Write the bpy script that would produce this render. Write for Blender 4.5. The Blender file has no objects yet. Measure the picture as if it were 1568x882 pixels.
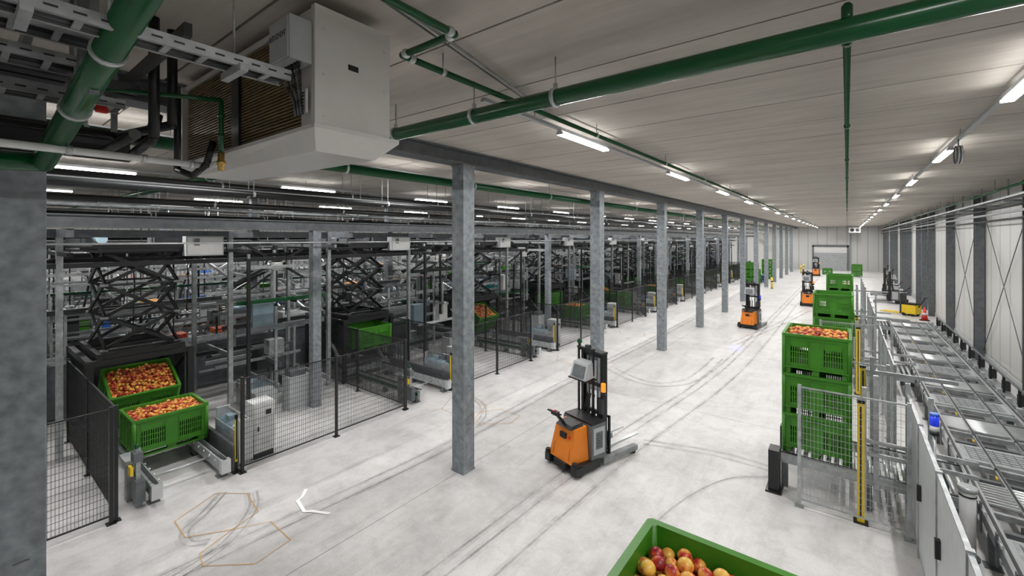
import bpy, bmesh, math, random
from mathutils import Vector, Matrix
random.seed(7)
scene = bpy.context.scene
COL = scene.collection

# ------------------------------------------------------------------ materials
def nt(name):
    m = bpy.data.materials.new(name); m.use_nodes = True
    t = m.node_tree; b = t.nodes['Principled BSDF']
    return m, t, b

def simple(name, c, rough=0.5, metal=0.0, var=0.12, scale=6.0, bump=0.0, emit=None, es=0.0):
    m, t, b = nt(name)
    tc = t.nodes.new('ShaderNodeTexCoord'); n = t.nodes.new('ShaderNodeTexNoise')
    n.inputs['Scale'].default_value = scale; n.inputs['Detail'].default_value = 5
    t.links.new(tc.outputs['Object'], n.inputs['Vector'])
    r = t.nodes.new('ShaderNodeValToRGB')
    r.color_ramp.elements[0].position = 0.3; r.color_ramp.elements[1].position = 0.7
    r.color_ramp.elements[0].color = (*[max(0, x*(1-var)) for x in c], 1)
    r.color_ramp.elements[1].color = (*[min(1, x*(1+var)) for x in c], 1)
    t.links.new(n.outputs['Fac'], r.inputs['Fac']); t.links.new(r.outputs['Color'], b.inputs['Base Color'])
    b.inputs['Roughness'].default_value = rough; b.inputs['Metallic'].default_value = metal
    if bump:
        bp = t.nodes.new('ShaderNodeBump'); bp.inputs['Strength'].default_value = bump
        t.links.new(n.outputs['Fac'], bp.inputs['Height']); t.links.new(bp.outputs['Normal'], b.inputs['Normal'])
    if emit:
        b.inputs['Emission Color'].default_value = (*emit, 1); b.inputs['Emission Strength'].default_value = es
    return m

M = {}
M['black'] = simple('black_powdercoat', (0.011,0.012,0.013), 0.4)
M['dark'] = simple('dark_steel', (0.045,0.047,0.05), 0.45, 0.3)
M['galv'] = simple('galvanised_steel', (0.39,0.41,0.42), 0.42, 0.4, 0.25, 9)
M['galv2'] = simple('darkened_galvanised_steel', (0.27,0.285,0.29), 0.45, 0.35, 0.3, 5)  # darker copy of galv; shade of the left bay put into its colour
M['col'] = simple('column_grey', (0.245,0.27,0.29), 0.42, 0.25, 0.30, 9, 0.03)
M['alu'] = simple('aluminium', (0.55,0.57,0.58), 0.32, 0.5, 0.1)
M['steel2'] = simple('mid_steel', (0.14,0.15,0.16), 0.45, 0.3, 0.2)
M['white'] = simple('white_enamel', (0.68,0.68,0.67), 0.4, 0, 0.04)
M['cooler'] = simple('cooler_white', (0.66,0.65,0.625), 0.22, 0, 0.03)
M['lgrey'] = simple('light_grey_paint', (0.43,0.45,0.46), 0.45, 0, 0.06)
M['pgreen'] = simple('green_pipe_paint', (0.005,0.085,0.024), 0.25, 0, 0.15, 3)
M['crate'] = simple('green_crate_plastic', (0.042,0.20,0.010), 0.42, 0, 0.12, 4)
M['orange'] = simple('orange_paint', (0.80,0.22,0.01), 0.35, 0, 0.04)
M['yellow'] = simple('yellow_paint', (0.80,0.56,0.02), 0.4, 0, 0.05)
M['red'] = simple('red_plastic', (0.7,0.03,0.02), 0.4, 0, 0.05)
M['blue'] = simple('blue_paint', (0.02,0.12,0.5), 0.4, 0, 0.1)
M['teal'] = simple('teal_paint', (0.02,0.25,0.25), 0.4, 0, 0.1)
M['purple'] = simple('purple_plastic', (0.25,0.02,0.22), 0.4, 0, 0.1)
M['rubber'] = simple('rubber', (0.015,0.015,0.015), 0.8)
M['brass'] = simple('brass', (0.6,0.4,0.12), 0.3, 0.9)
M['coil'] = simple('coil_fins', (0.20,0.14,0.065), 0.5, 0.1, 0.3, 12)
M['motor'] = simple('motor_bluegrey', (0.25,0.34,0.39), 0.4, 0.2)
M['bluelamp'] = simple('blue_beacon', (0.02,0.05,0.6), 0.2, 0, 0.1, emit=(0.01,0.04,0.8), es=0.2)
M['amber'] = simple('amber_lamp', (1,0.25,0.02), 0.3, 0, 0.05, emit=(1,0.17,0.01), es=0.8)
M['redlamp'] = simple('red_led', (0.9,0.05,0.02), 0.3, 0, 0.05, emit=(1,0.06,0.02), es=0.5)
M['greenlamp'] = simple('green_led', (0.05,0.8,0.1), 0.3, 0, 0.05, emit=(0.1,1,0.2), es=0.3)
M['tube'] = simple('led_diffuser', (0.9,0.9,0.9), 0.3, 0, 0.0, emit=(1,0.99,0.97), es=12)
M['paint'] = simple('white_floor_paint', (0.95,0.95,0.94), 0.5, 0, 0.04)

def floor_mat():
    m, t, b = nt('polished_concrete')
    tc = t.nodes.new('ShaderNodeTexCoord')
    def noise(s, d=6, r=0.6, dist=0.0, sc=None):
        n = t.nodes.new('ShaderNodeTexNoise'); n.inputs['Scale'].default_value = s
        n.inputs['Detail'].default_value = d; n.inputs['Roughness'].default_value = r
        n.inputs['Distortion'].default_value = dist
        if sc:
            mp = t.nodes.new('ShaderNodeMapping'); mp.inputs['Scale'].default_value = sc
            t.links.new(tc.outputs['Object'], mp.inputs['Vector']); t.links.new(mp.outputs['Vector'], n.inputs['Vector'])
        else: t.links.new(tc.outputs['Object'], n.inputs['Vector'])
        return n
    def ramp(src, p0, c0, p1, c1):
        r = t.nodes.new('ShaderNodeValToRGB'); e = r.color_ramp.elements
        e[0].position = p0; e[0].color = (*c0, 1); e[1].position = p1; e[1].color = (*c1, 1)
        t.links.new(src, r.inputs['Fac']); return r.outputs['Color']
    def mul(a, c):
        x = t.nodes.new('ShaderNodeMix'); x.data_type = 'RGBA'; x.blend_type = 'MULTIPLY'
        x.inputs['Factor'].default_value = 1
        t.links.new(a, x.inputs['A']); t.links.new(c, x.inputs['B']); return x.outputs['Result']
    a = ramp(noise(0.45, 8, 0.62, 0.6).outputs['Fac'], 0.3, (0.55,0.54,0.535), 0.66, (0.68,0.67,0.665))
    c = ramp(noise(2.6, 9, 0.78, 0.3).outputs['Fac'], 0.33, (0.80,0.795,0.79), 0.56, (1,1,1))
    d = ramp(noise(38, 3, 0.6).outputs['Fac'], 0.27, (0.84,0.84,0.84), 0.45, (1,1,1))
    g = ramp(noise(1.6, 7, 0.7, 0.2, (1.6,0.25,1)).outputs['Fac'], 0.34, (0.86,0.855,0.85), 0.5, (1,1,1))
    o = mul(mul(mul(a, c), d), g)
    t.links.new(o, b.inputs['Base Color'])
    rr = ramp(noise(1.3, 5).outputs['Fac'], 0.3, (0.34,)*3, 0.7, (0.55,)*3)
    t.links.new(rr, b.inputs['Roughness'])
    return m
M['floor'] = floor_mat()

def ceil_mat():
    m, t, b = nt('concrete_planks')
    tc = t.nodes.new('ShaderNodeTexCoord')
    def streak(sx, sy, s, d, p0, c0, p1, c1):
        mp = t.nodes.new('ShaderNodeMapping'); mp.inputs['Scale'].default_value = (sx, sy, 1)
        t.links.new(tc.outputs['Object'], mp.inputs['Vector'])
        n = t.nodes.new('ShaderNodeTexNoise'); n.inputs['Scale'].default_value = s; n.inputs['Detail'].default_value = d; n.inputs['Roughness'].default_value = 0.62
        n.inputs['Distortion'].default_value = 0.3
        t.links.new(mp.outputs['Vector'], n.inputs['Vector'])
        r = t.nodes.new('ShaderNodeValToRGB'); e = r.color_ramp.elements
        e[0].position = p0; e[0].color = (*c0,1); e[1].position = p1; e[1].color = (*c1,1)
        t.links.new(n.outputs['Fac'], r.inputs['Fac']); return r.outputs['Color'], n
    A,n = streak(0.45, 5, 1.2, 9, 0.25, (0.45,0.41,0.365), 0.72, (0.60,0.56,0.51))
    B,_ = streak(0.8, 1.2, 0.9, 6, 0.3, (.86,.855,.85), 0.6, (1,1,1))
    g = t.nodes.new('ShaderNodeNewGeometry')
    r3 = t.nodes.new('ShaderNodeMapRange'); r3.inputs['To Min'].default_value = 0.9; r3.inputs['To Max'].default_value = 1.05
    t.links.new(g.outputs['Random Per Island'], r3.inputs['Value'])
    x = t.nodes.new('ShaderNodeMix'); x.data_type = 'RGBA'; x.blend_type = 'MULTIPLY'; x.inputs['Factor'].default_value = 1
    t.links.new(A, x.inputs['A']); t.links.new(B, x.inputs['B'])
    y = t.nodes.new('ShaderNodeMix'); y.data_type = 'RGBA'; y.blend_type = 'MULTIPLY'; y.inputs['Factor'].default_value = 1
    t.links.new(x.outputs['Result'], y.inputs['A']); t.links.new(r3.outputs['Result'], y.inputs['B'])
    t.links.new(y.outputs['Result'], b.inputs['Base Color'])
    b.inputs['Roughness'].default_value = 0.9
    bp = t.nodes.new('ShaderNodeBump'); bp.inputs['Strength'].default_value = 0.06
    t.links.new(n.outputs['Fac'], bp.inputs['Height']); t.links.new(bp.outputs['Normal'], b.inputs['Normal'])
    return m
M['ceil'] = ceil_mat()
M['gap'] = simple('joint_dark', (0.05,0.043,0.038), 0.9)

def wall_mat(name, c, axis, period=0.25):
    m, t, b = nt(name)
    tc = t.nodes.new('ShaderNodeTexCoord')
    w = t.nodes.new('ShaderNodeTexWave'); w.bands_direction = axis; w.wave_profile = 'SIN'
    w.inputs['Scale'].default_value = 1.0/period*0.314
    t.links.new(tc.outputs['Object'], w.inputs['Vector'])
    r = t.nodes.new('ShaderNodeValToRGB'); e = r.color_ramp.elements
    e[0].position = 0.0; e[0].color = (*[x*0.68 for x in c], 1); e[1].position = 0.05; e[1].color = (*c, 1)
    t.links.new(w.outputs['Fac'], r.inputs['Fac']); t.links.new(r.outputs['Color'], b.inputs['Base Color'])
    b.inputs['Roughness'].default_value = 0.45
    return m
M['wallR'] = wall_mat('sandwich_panel_y', (0.58,0.58,0.56), 'Y', 1.1)
M['wallF'] = wall_mat('sandwich_panel_x', (0.52,0.52,0.505), 'X', 1.1)

def peach_mat():
    m, t, b = nt('peach_skin')
    g = t.nodes.new('ShaderNodeNewGeometry'); tc = t.nodes.new('ShaderNodeTexCoord')
    n = t.nodes.new('ShaderNodeTexNoise'); n.inputs['Scale'].default_value = 16; n.inputs['Detail'].default_value = 6
    t.links.new(tc.outputs['Object'], n.inputs['Vector'])
    a = t.nodes.new('ShaderNodeMath'); a.operation = 'MULTIPLY_ADD'; a.inputs[1].default_value = 0.75
    t.links.new(g.outputs['Random Per Island'], a.inputs[0])
    s = t.nodes.new('ShaderNodeMath'); s.operation = 'MULTIPLY_ADD'; s.inputs[1].default_value = 2.8; s.inputs[2].default_value = -1.28
    t.links.new(n.outputs['Fac'], s.inputs[0]); t.links.new(s.outputs[0], a.inputs[2])
    r = t.nodes.new('ShaderNodeValToRGB'); cr = r.color_ramp
    cr.elements[0].position = 0.0; cr.elements[0].color = (0.74,0.46,0.08,1)
    cr.elements[1].position = 1.0; cr.elements[1].color = (0.20,0.010,0.012,1)
    e = cr.elements.new(0.36); e.color = (0.72,0.32,0.06,1)
    e = cr.elements.new(0.56); e.color = (0.58,0.10,0.03,1)
    e = cr.elements.new(0.75); e.color = (0.38,0.022,0.015,1)
    t.links.new(a.outputs[0], r.inputs['Fac']); t.links.new(r.outputs['Color'], b.inputs['Base Color'])
    b.inputs['Roughness'].default_value = 0.4
    return m
M['peach'] = peach_mat()

def mark_mat(name, c, strength, lo=0.36, hi=0.68, sc=1.3):
    m, t, b = nt(name)
    out = t.nodes['Material Output']
    b.inputs['Base Color'].default_value = (*c, 1); b.inputs['Roughness'].default_value = 0.6
    tr = t.nodes.new('ShaderNodeBsdfTransparent'); mx = t.nodes.new('ShaderNodeMixShader')
    tc = t.nodes.new('ShaderNodeTexCoord'); n = t.nodes.new('ShaderNodeTexNoise')
    n.inputs['Scale'].default_value = sc; n.inputs['Detail'].default_value = 9; n.inputs['Roughness'].default_value = 0.7
    t.links.new(tc.outputs['Object'], n.inputs['Vector'])
    r = t.nodes.new('ShaderNodeMapRange'); r.inputs['From Min'].default_value = lo; r.inputs['From Max'].default_value = hi
    r.inputs['To Max'].default_value = strength
    t.links.new(n.outputs['Fac'], r.inputs['Value'])
    t.links.new(r.outputs['Result'], mx.inputs['Fac']); t.links.new(tr.outputs[0], mx.inputs[1]); t.links.new(b.outputs[0], mx.inputs[2])
    t.links.new(mx.outputs[0], out.inputs['Surface'])
    return m
M['tire'] = mark_mat('tire_mark', (0.18,0.175,0.17), 0.42)
M['scuff'] = mark_mat('tire_scuff', (0.25,0.24,0.235), 0.26, 0.42, 0.75, 2.5)
M['chalk'] = mark_mat('orange_chalk', (0.62,0.36,0.12), 0.8, 0.15, 0.5)

# ------------------------------------------------------------------ mesh builder
class MB:
    def __init__(s): s.v=[]; s.f=[]; s.m=[]; s.sm=[]; s.mats=[]
    def mi(s, k):
        if k not in s.mats: s.mats.append(k)
        return s.mats.index(k)
    def hexa(s, pts, mat):
        i=len(s.v); s.v.extend([tuple(p) for p in pts]); k=s.mi(mat)
        for q in ((0,3,2,1),(4,5,6,7),(0,1,5,4),(1,2,6,5),(2,3,7,6),(3,0,4,7)):
            s.f.append(tuple(i+a for a in q)); s.m.append(k); s.sm.append(False)
    def box(s, x0,x1,y0,y1,z0,z1, mat):
        if x1<x0: x0,x1=x1,x0
        if y1<y0: y0,y1=y1,y0
        s.hexa([(x0,y0,z0),(x1,y0,z0),(x1,y1,z0),(x0,y1,z0),(x0,y0,z1),(x1,y0,z1),(x1,y1,z1),(x0,y1,z1)], mat)
    def cb(s, c, d, mat, rot=None):
        hx,hy,hz=[a/2 for a in d]
        p=[Vector(q) for q in ((-hx,-hy,-hz),(hx,-hy,-hz),(hx,hy,-hz),(-hx,hy,-hz),(-hx,-hy,hz),(hx,-hy,hz),(hx,hy,hz),(-hx,hy,hz))]
        if rot is not None: p=[rot@q for q in p]
        s.hexa([q+Vector(c) for q in p], mat)
    def basis(s,a,b):
        a=Vector(a);b=Vector(b);d=(b-a)
        if d.length<1e-6: d=Vector((0,0,1))
        d.normalize()
        up=Vector((0,0,1)) if abs(d.z)<0.95 else Vector((0,1,0))
        u=d.cross(up).normalized(); w=u.cross(d).normalized()
        return a,b,u,w
    def beam(s,a,b,w,h,mat):
        a,b,u,n=s.basis(a,b); u=u*w/2; n=n*h/2
        s.hexa([a-u-n,a+u-n,a+u+n,a-u+n,b-u-n,b+u-n,b+u+n,b-u+n],mat)
    def cyl(s,a,b,r,mat,seg=12,r2=None,caps=True):
        a,b,u,n=s.basis(a,b); i=len(s.v); k=s.mi(mat); r2=r if r2 is None else r2
        for j in range(seg):
            t=2*math.pi*j/seg; o=u*math.cos(t)+n*math.sin(t)
            s.v.append(tuple(a+o*r)); s.v.append(tuple(b+o*r2))
        for j in range(seg):
            l=(j+1)%seg
            s.f.append((i+2*j,i+2*l,i+2*l+1,i+2*j+1)); s.m.append(k); s.sm.append(True)
        if caps:
            s.f.append(tuple(i+2*j for j in range(seg))[::-1]); s.m.append(k); s.sm.append(False)
            s.f.append(tuple(i+2*j+1 for j in range(seg))); s.m.append(k); s.sm.append(False)
    def tube(s,pts,r,mat,seg=12):
        for a,b in zip(pts[:-1],pts[1:]): s.cyl(a,b,r,mat,seg)
        for p in pts[1:-1]: s.ball(p,r*1.02,mat,1)
    def ball(s,c,r,mat,sub=1,sc=(1,1,1)):
        V,F=ico(sub); i=len(s.v); k=s.mi(mat); c=Vector(c)
        for v in V: s.v.append((c.x+v[0]*r*sc[0],c.y+v[1]*r*sc[1],c.z+v[2]*r*sc[2]))
        for f in F: s.f.append(tuple(i+a for a in f)); s.m.append(k); s.sm.append(True)
    def poly(s,pts,mat):
        i=len(s.v); s.v.extend([tuple(p) for p in pts]); s.f.append(tuple(range(i,i+len(pts)))); s.m.append(s.mi(mat)); s.sm.append(False)
    def mesh(s,name):
        me=bpy.data.meshes.new(name); me.from_pydata(s.v,[],s.f)
        for k in s.mats: me.materials.append(M[k])
        me.polygons.foreach_set('material_index',s.m); me.polygons.foreach_set('use_smooth',s.sm); me.update()
        return me
    def obj(s,name,loc=(0,0,0),rz=0,bevel=0):
        return put(name,s.mesh(name),loc,rz,bevel)
def put(name,me,loc=(0,0,0),rz=0,bevel=0,rot=None):
    o=bpy.data.objects.new(name,me); COL.objects.link(o); o.location=loc
    o.rotation_euler=rot if rot else (0,0,rz)
    if bevel:
        b=o.modifiers.new('bevel','BEVEL'); b.width=bevel; b.segments=2; b.limit_method='ANGLE'
    return o
_ico={}
def ico(sub):
    if sub not in _ico:
        bm=bmesh.new(); bmesh.ops.create_icosphere(bm,subdivisions=sub,radius=1)
        bm.verts.ensure_lookup_table()
        _ico[sub]=([tuple(v.co) for v in bm.verts],[tuple(v.index for v in f.verts) for f in bm.faces]); bm.free()
    return _ico[sub]

# ------------------------------------------------------------------ shell
CZ=6.05; XL=-38; XR=3.95; YB=-7; YF=75
b=MB(); b.box(XL,XR,YB,YF,-0.2,0,'floor'); b.obj('floor')
b=MB()
y=YB
while y<YF:
    y1=min(y+1.188,YF)
    b.box(XL,XR,y+0.010,y1,CZ,CZ+0.2,'ceil'); y+=1.2
b.box(XL,XR,YB,YF,CZ+0.03,CZ+0.25,'gap')
b.obj('ceiling')
b=MB(); b.box(XR,XR+0.2,YB,YF,0,CZ,'wallR'); b.obj('wall_right')
b=MB(); b.box(XL-0.2,XL,YB,YF,0,CZ,'wallR'); b.obj('wall_left')
b=MB(); b.box(XL,XR,YF,YF+0.2,0,CZ,'wallF'); b.obj('wall_far')
b=MB(); b.box(XL,XR,YB-0.2,YB,0,CZ,'wallF'); b.obj('wall_back')
b=MB(); b.box(XR-0.03,XR,YB,YF,0,0.25,'lgrey'); b.obj('baseboard_right')
b=MB()
b.box(-3.9,-3.7,YF-0.13,YF-0.01,0,3.4,'steel2'); b.box(0.0,0.2,YF-0.13,YF-0.01,0,3.4,'steel2'); b.box(-3.9,0.2,YF-0.13,YF-0.01,3.2,3.5,'steel2')
for i in range(12): b.box(-3.7,0.0,YF-0.07,YF-0.03,0.02+i*0.265,0.27+i*0.265,'galv' if i<9 else 'white')
b.obj('door_1')

# ------------------------------------------------------------------ columns
P=5.62; Y0=0.40
def column_mesh(w,h):
    b=MB(); hw=w/2
    b.box(-hw,hw,-hw,hw,0,h,'col')
    b.box(-hw-0.012,hw+0.012,-hw-0.012,hw+0.012,0,0.03,'col')
    b.box(-hw-0.01,hw+0.01,-hw-0.01,hw+0.01,h-0.03,h,'col')
    for z in (0.9,1.6): b.box(hw,hw+0.01,-0.05,0.05,z,z+0.012,'steel2')
    return b.mesh('column')
cm=column_mesh(0.30,5.78)
for k in range(-1,13): put('support_column',cm,(-5.8,Y0+P*k,0),0,0.012)
cm2=column_mesh(0.22,4.6)
for k in range(0,13): put('mezzanine_column',cm2,(-11.07,Y0-0.1+P*k,0),0,0.008)
cm3=column_mesh(0.26,5.78)
for k in range(0,12): put('support_column',cm3,(-16.4,0.95+P*k,0),0,0.008)
for k in range(0,12): put('support_column',cm3,(-27,0.95+P*k,0),0,0.008)
def ibeam(b,x,y0,y1,z0,z1,w,mat):
    b.box(x-w/2,x+w/2,y0,y1,z0,z0+0.025,mat); b.box(x-w/2,x+w/2,y0,y1,z1-0.025,z1,mat); b.box(x-0.02,x+0.02,y0,y1,z0+0.025,z1-0.025,mat)
b=MB(); ibeam(b,-5.8,YB+.05,YF-.05,5.78,CZ-.002,0.32,'steel2'); b.obj('roof_beam')
b=MB(); ibeam(b,-11.07,YB+.05,YF-.05,4.6,4.84,0.22,'steel2'); b.obj('roof_beam')
for x in (-16.4,-27):
    b=MB(); ibeam(b,x,YB+.05,YF-.05,5.78,CZ-.002,0.32,'steel2'); b.obj('roof_beam')
b=MB()
b.box(-0.12,0.12,-0.13,-0.105,0,5.95,'steel2'); b.box(-0.12,0.12,0.105,0.13,0,5.95,'steel2'); b.box(-0.015,0.015,-0.105,0.105,0,5.95,'steel2')
b.box(-0.18,0.13,-0.18,0.18,0,0.03,'steel2')
wm=b.mesh('wall_column')
for k in range(-1,14):
    put('wall_column',wm,(3.8,Y0+P*k,0),0)
    if k>4 and k%2==0: put('wall_column',wm,(3.8,Y0+P*k+2.81,0),0)
b=MB()
for k in (2,3,4,6,8):
    ya=Y0+P*k; b.cyl((3.86,ya+0.2,0.4),(3.86,ya+P-0.2,5.5),0.012,'steel2',6); b.cyl((3.88,ya+0.2,5.5),(3.88,ya+P-0.2,0.4),0.012,'steel2',6)
b.obj('wall_bracing')
b=MB()
b.box(3.45,3.66,YB+.1,YF-0.1,5.48,5.50,'galv'); b.box(3.45,3.46,YB+.1,YF-0.1,5.48,5.56,'galv'); b.box(3.65,3.66,YB+.1,YF-0.1,5.48,5.56,'galv')
for i in range(5): b.cyl((3.48+i*0.04,YB+.1,5.52),(3.48+i*0.04,YF-0.1,5.52),0.014,'black' if i%2 else 'lgrey',6)
for k in range(-2,24): b.box(3.45,3.94,k*3.0,k*3.0+0.04,5.42,5.48,'galv'); b.box(3.54,3.57,k*3.0,k*3.0+0.03,5.5,CZ-.002,'galv')
b.box(3.5,3.56,YB+.1,YF-.1,5.1,5.16,'steel2'); b.cyl((3.6,YB+.1,5.3),(3.6,YF-.1,5.3),0.03,'black',8); b.cyl((3.62,YB+.1,4.95),(3.62,YF-.1,4.95),0.025,'dark',8)
b.obj('wall_cable_tray')
b=MB()
b.cyl((3.3,YB+.1,5.72),(3.3,YF-0.1,5.72),0.035,'pgreen',10)
for k in range(-2,24): b.cyl((3.3,k*3.0,5.72),(3.3,k*3.0,CZ-.002),0.008,'galv',6)
b.obj('sprinkler_pipe')

# ------------------------------------------------------------------ light strips
def strip(x,z,ystart,pitch,L,n,power,yr0,yr1):
    b=MB(); b.box(x-0.03,x+0.03,yr0,yr1,z+0.045,z+0.085,'lgrey')
    for k in range(int((yr1-yr0)/3)): b.cyl((x,yr0+1+k*3,z+0.085),(x,yr0+1+k*3,CZ-.002),0.006,'galv',5)
    ys=[ystart+k*pitch for k in range(n) if ystart+k*pitch+L<YF-0.5]
    for y in ys:
        b.box(x-0.035,x+0.035,y,y+L,z+0.012,z+0.045,'white')
        b.box(x-0.05,x+0.05,y+0.02,y+L-0.02,z-0.012,z+0.011,'tube')
        b.box(x-0.052,x+0.052,y,y+0.02,z-0.014,z+0.02,'white'); b.box(x-0.052,x+0.052,y+L-0.02,y+L,z-0.014,z+0.02,'white')
    o=b.obj('strip_light')
    for k,y in enumerate(ys):
        ld=bpy.data.lights.new('lamp','AREA'); ld.shape='RECTANGLE'; ld.size=0.09; ld.size_y=L-0.06
        ld.energy=power; ld.color=(1,0.985,0.97)
        lo=bpy.data.objects.new('lamp_%d'%(k+1),ld); COL.objects.link(lo); lo.location=(x,y+L/2,z-0.016); lo.parent=o
strip(1.35,5.86,-3.9,4.65,1.5,18,48,YB+0.3,YF-0.3)
strip(-3.17,5.86,5.2,4.65,1.5,16,50,3.6,YF-0.3)
strip(-7.8,5.80,0.7,4.65,1.5,17,50,-2,YF-0.3)
strip(-12.3,5.80,-3.7,4.65,1.6,18,62,YB+0.3,YF-0.3)
strip(-18.5,5.80,-3.9,4.65,1.6,18,72,YB+0.3,YF-0.3)
strip(-24,5.80,-3.9,4.65,1.6,18,72,YB+0.3,YF-0.3)
strip(-31,5.80,-3.9,4.65,1.6,18,80,YB+0.3,YF-0.3)

# ------------------------------------------------------------------ ceiling pipes
def clamp(b,p,axis,r):
    a=Vector(p); d=Vector((0.02,0,0)) if axis=='x' else Vector((0,0.02,0))
    b.cyl(a-d,a+d,r+0.012,'alu',16); b.cyl(a,(a.x,a.y,CZ-.002),0.007,'galv',6); b.cb((a.x,a.y,a.z+r+0.03),(0.03,0.03,0.05),'alu')
b=MB(); b.cyl((-5.6,3.38,5.68),(XR-0.3,3.38,5.68),0.075,'pgreen',20)
for x in (-4.4,-3.1,-2.1,1.0,2.8): clamp(b,(x,3.38,5.68),'x',0.075)
b.obj('main_green_pipe')
b=MB(); b.cyl((0.0,3.38,5.83),(0.0,YF-1,5.83),0.024,'pgreen',10)
b.cyl((0,3.38,5.72),(0,3.38,5.83),0.03,'pgreen',10)
for k in range(24):
    y=4+k*3.0; b.cyl((0,y-0.03,5.83),(0,y+0.03,5.83),0.034,'pgreen',10); b.cyl((0,y,5.83),(0,y,CZ-.002),0.007,'galv',5)
b.obj('sprinkler_branch_pipe')
b=MB(); b.tube([(-2.25,-3,5.88),(-2.25,2.25,5.88),(-2.85,2.25,5.88),(-2.85,YF-1,5.88)],0.027,'pgreen',12)
for k in range(24):
    y=2.7+k*3; b.cyl((-2.85,y-0.02,5.88),(-2.85,y+0.02,5.88),0.036,'alu',12); b.cyl((-2.85,y,5.88),(-2.85,y,CZ-.002),0.007,'galv',5)
for p in ((-2.25,2.2,5.88),(-2.8,2.25,5.88),(-2.85,2.35,5.88),(-2.3,2.25,5.88)): b.ball(p,0.04,'alu',2)
b.obj('sprinkler_branch_pipe')
b=MB(); b.tube([(-2.05,0,5.98),(-2.47,2.2,5.98),(-3.04,4.9,5.98),(-3.04,YF-2,5.98)],0.012,'galv2',8)
b.tube([(-2.12,0,5.99),(-2.54,2.2,5.99),(-3.10,4.9,5.99)],0.008,'steel2',8); b.obj('cable_conduit')
b=MB(); b.cyl((-6.35,-2,5.52),(-6.35,YF-1,5.52),0.075,'pgreen',16)
for k in range(24): clamp(b,(-6.35,0.9+k*3,5.52),'y',0.075)
b.obj('main_green_pipe')
b=MB(); b.cyl((-7.1,3.38,5.68),(-30,3.38,5.68),0.07,'pgreen',14)
for k in range(8): clamp(b,(-8-k*2.6,3.38,5.68),'x',0.07)
b.obj('main_green_pipe')
b=MB()
for x,z,r,m in ((-8.5,5.2,0.045,'black'),(-8.72,5.2,0.045,'black'),(-9.6,5.35,0.03,'lgrey'),(-10.4,5.1,0.06,'black'),(-10.0,5.45,0.07,'black'),(-13.5,5.3,0.06,'black'),(-14.2,5.2,0.05,'galv2'),(-15,5.0,0.08,'black'),(-20,5.3,0.07,'black'),(-22,5.2,0.05,'white')):
    b.cyl((x,-5,z),(x,YF-6,z),r,m,10)
    for k in range(24): b.cyl((x,0.5+k*2.9,z),(x,0.5+k*2.9,CZ-.002),0.007,'galv',5); b.cyl((x,0.48+k*2.9,z),(x,0.52+k*2.9,z),r+0.01,'galv',10)
b.obj('insulated_pipe_run')
b=MB()
for j in range(4):
    pts=[(1.3+0.02*j,9.3+0.13*math.cos(t*math.pi/8),5.66+0.13*math.sin(t*math.pi/8)) for t in range(17)]
    b.tube(pts,0.009,'white' if j%2 else 'steel2',6)
b.cyl((1.33,9.3,5.78),(1.33,9.3,5.9),0.008,'steel2',6); b.obj('cable_coil')

# ------------------------------------------------------------------ air cooler
b=MB()
x0,x1,ya,yb=-5.45,-2.77,1.5,2.07; zt=5.95; zb=5.15
b.box(x1-0.05,x1,ya-0.02,yb,zb,zt,'cooler')
b.box(x0,x0+0.05,ya-0.02,yb,zb,zt,'cooler')
b.box(x0+0.05,x1-0.05,ya,yb,zt-0.03,zt,'cooler')
b.box(x0+0.05,x1-0.05,yb-0.02,yb,zb,zt-0.03,'cooler')
b.box(x0+0.05,x1-0.05,ya+0.06,ya+0.3,zb,zt-0.03,'black')
for i in range(30):
    z=zb+0.015+i*0.025
    for xa,xb in ((x0+0.08,-4.2),(-4.05,x1-0.22)): b.box(xa,xb,ya+0.02,ya+0.06,z,z+0.014,'coil')
b.box(-4.2,-4.05,ya,ya+0.06,zb,zt-0.03,'black')
b.box(x1-0.22,x1-0.05,ya,ya+0.06,zb,zt-0.03,'cooler')
o=0.05
b.hexa([(x0+0.15,ya+0.05,5.03),(x1-0.12,ya+0.05,5.0),(x1-0.12,yb-0.05,5.0),(x0+0.15,yb-0.05,5.03),(x0-o,ya-o,5.12),(x1+o,ya-o,5.12),(x1+o,yb+o,5.12),(x0-o,yb+o,5.12)],'cooler')
b.box(x0-o,x1+o,ya-o,yb+o,5.12,5.15,'cooler')
b.box(x1,x1+0.004,1.72,1.80,5.58,5.62,'black')
for yy in (1.54,2.02):
    for zz in (5.22,5.5,5.8): b.cyl((x1,yy,zz),(x1+0.006,yy,zz),0.008,'alu',8)
for xx in (-5.2,-3.0):
    for yy in (1.6,1.95): b.cyl((xx,yy,zt),(xx,yy,CZ-.002),0.01,'galv',6)
b.obj('air_cooler',bevel=0.006)
b=MB()
b.box(-3.07,-2.80,1.33,1.475,5.55,5.83,'lgrey'); b.box(-3.06,-2.81,1.32,1.33,5.56,5.82,'lgrey')
for i in range(8):
    xx=-3.045+i*0.028
    b.box(xx,xx+0.004,1.317,1.32,5.70,5.735,'black')
    if i!=2: b.box(xx,xx+0.018,1.317,1.32,5.731 if i%2 else 5.716,5.735 if i%2 else 5.72,'black')
    if i in(0,3,5): b.box(xx,xx+0.018,1.317,1.32,5.70,5.704,'black')
for i in range(6):
    x=-3.03+i*0.04
    b.cyl((x,1.4,5.52),(x,1.4,5.55),0.014,'black',8)
    b.tube([(x,1.4,5.53),(x+0.01,1.41,5.42),(-2.95+i*0.02,1.43,5.32),(-2.95+i*0.02,1.44,5.22)],0.006,'black' if i%2 else 'steel2',6)
b.box(-2.95,-2.85,1.46,1.475,5.24,5.40,'white')
for i in range(6): b.box(-2.94,-2.87,1.457,1.46,5.26+i*0.022,5.268+i*0.022,'black')
b.obj('junction_box')

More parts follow.
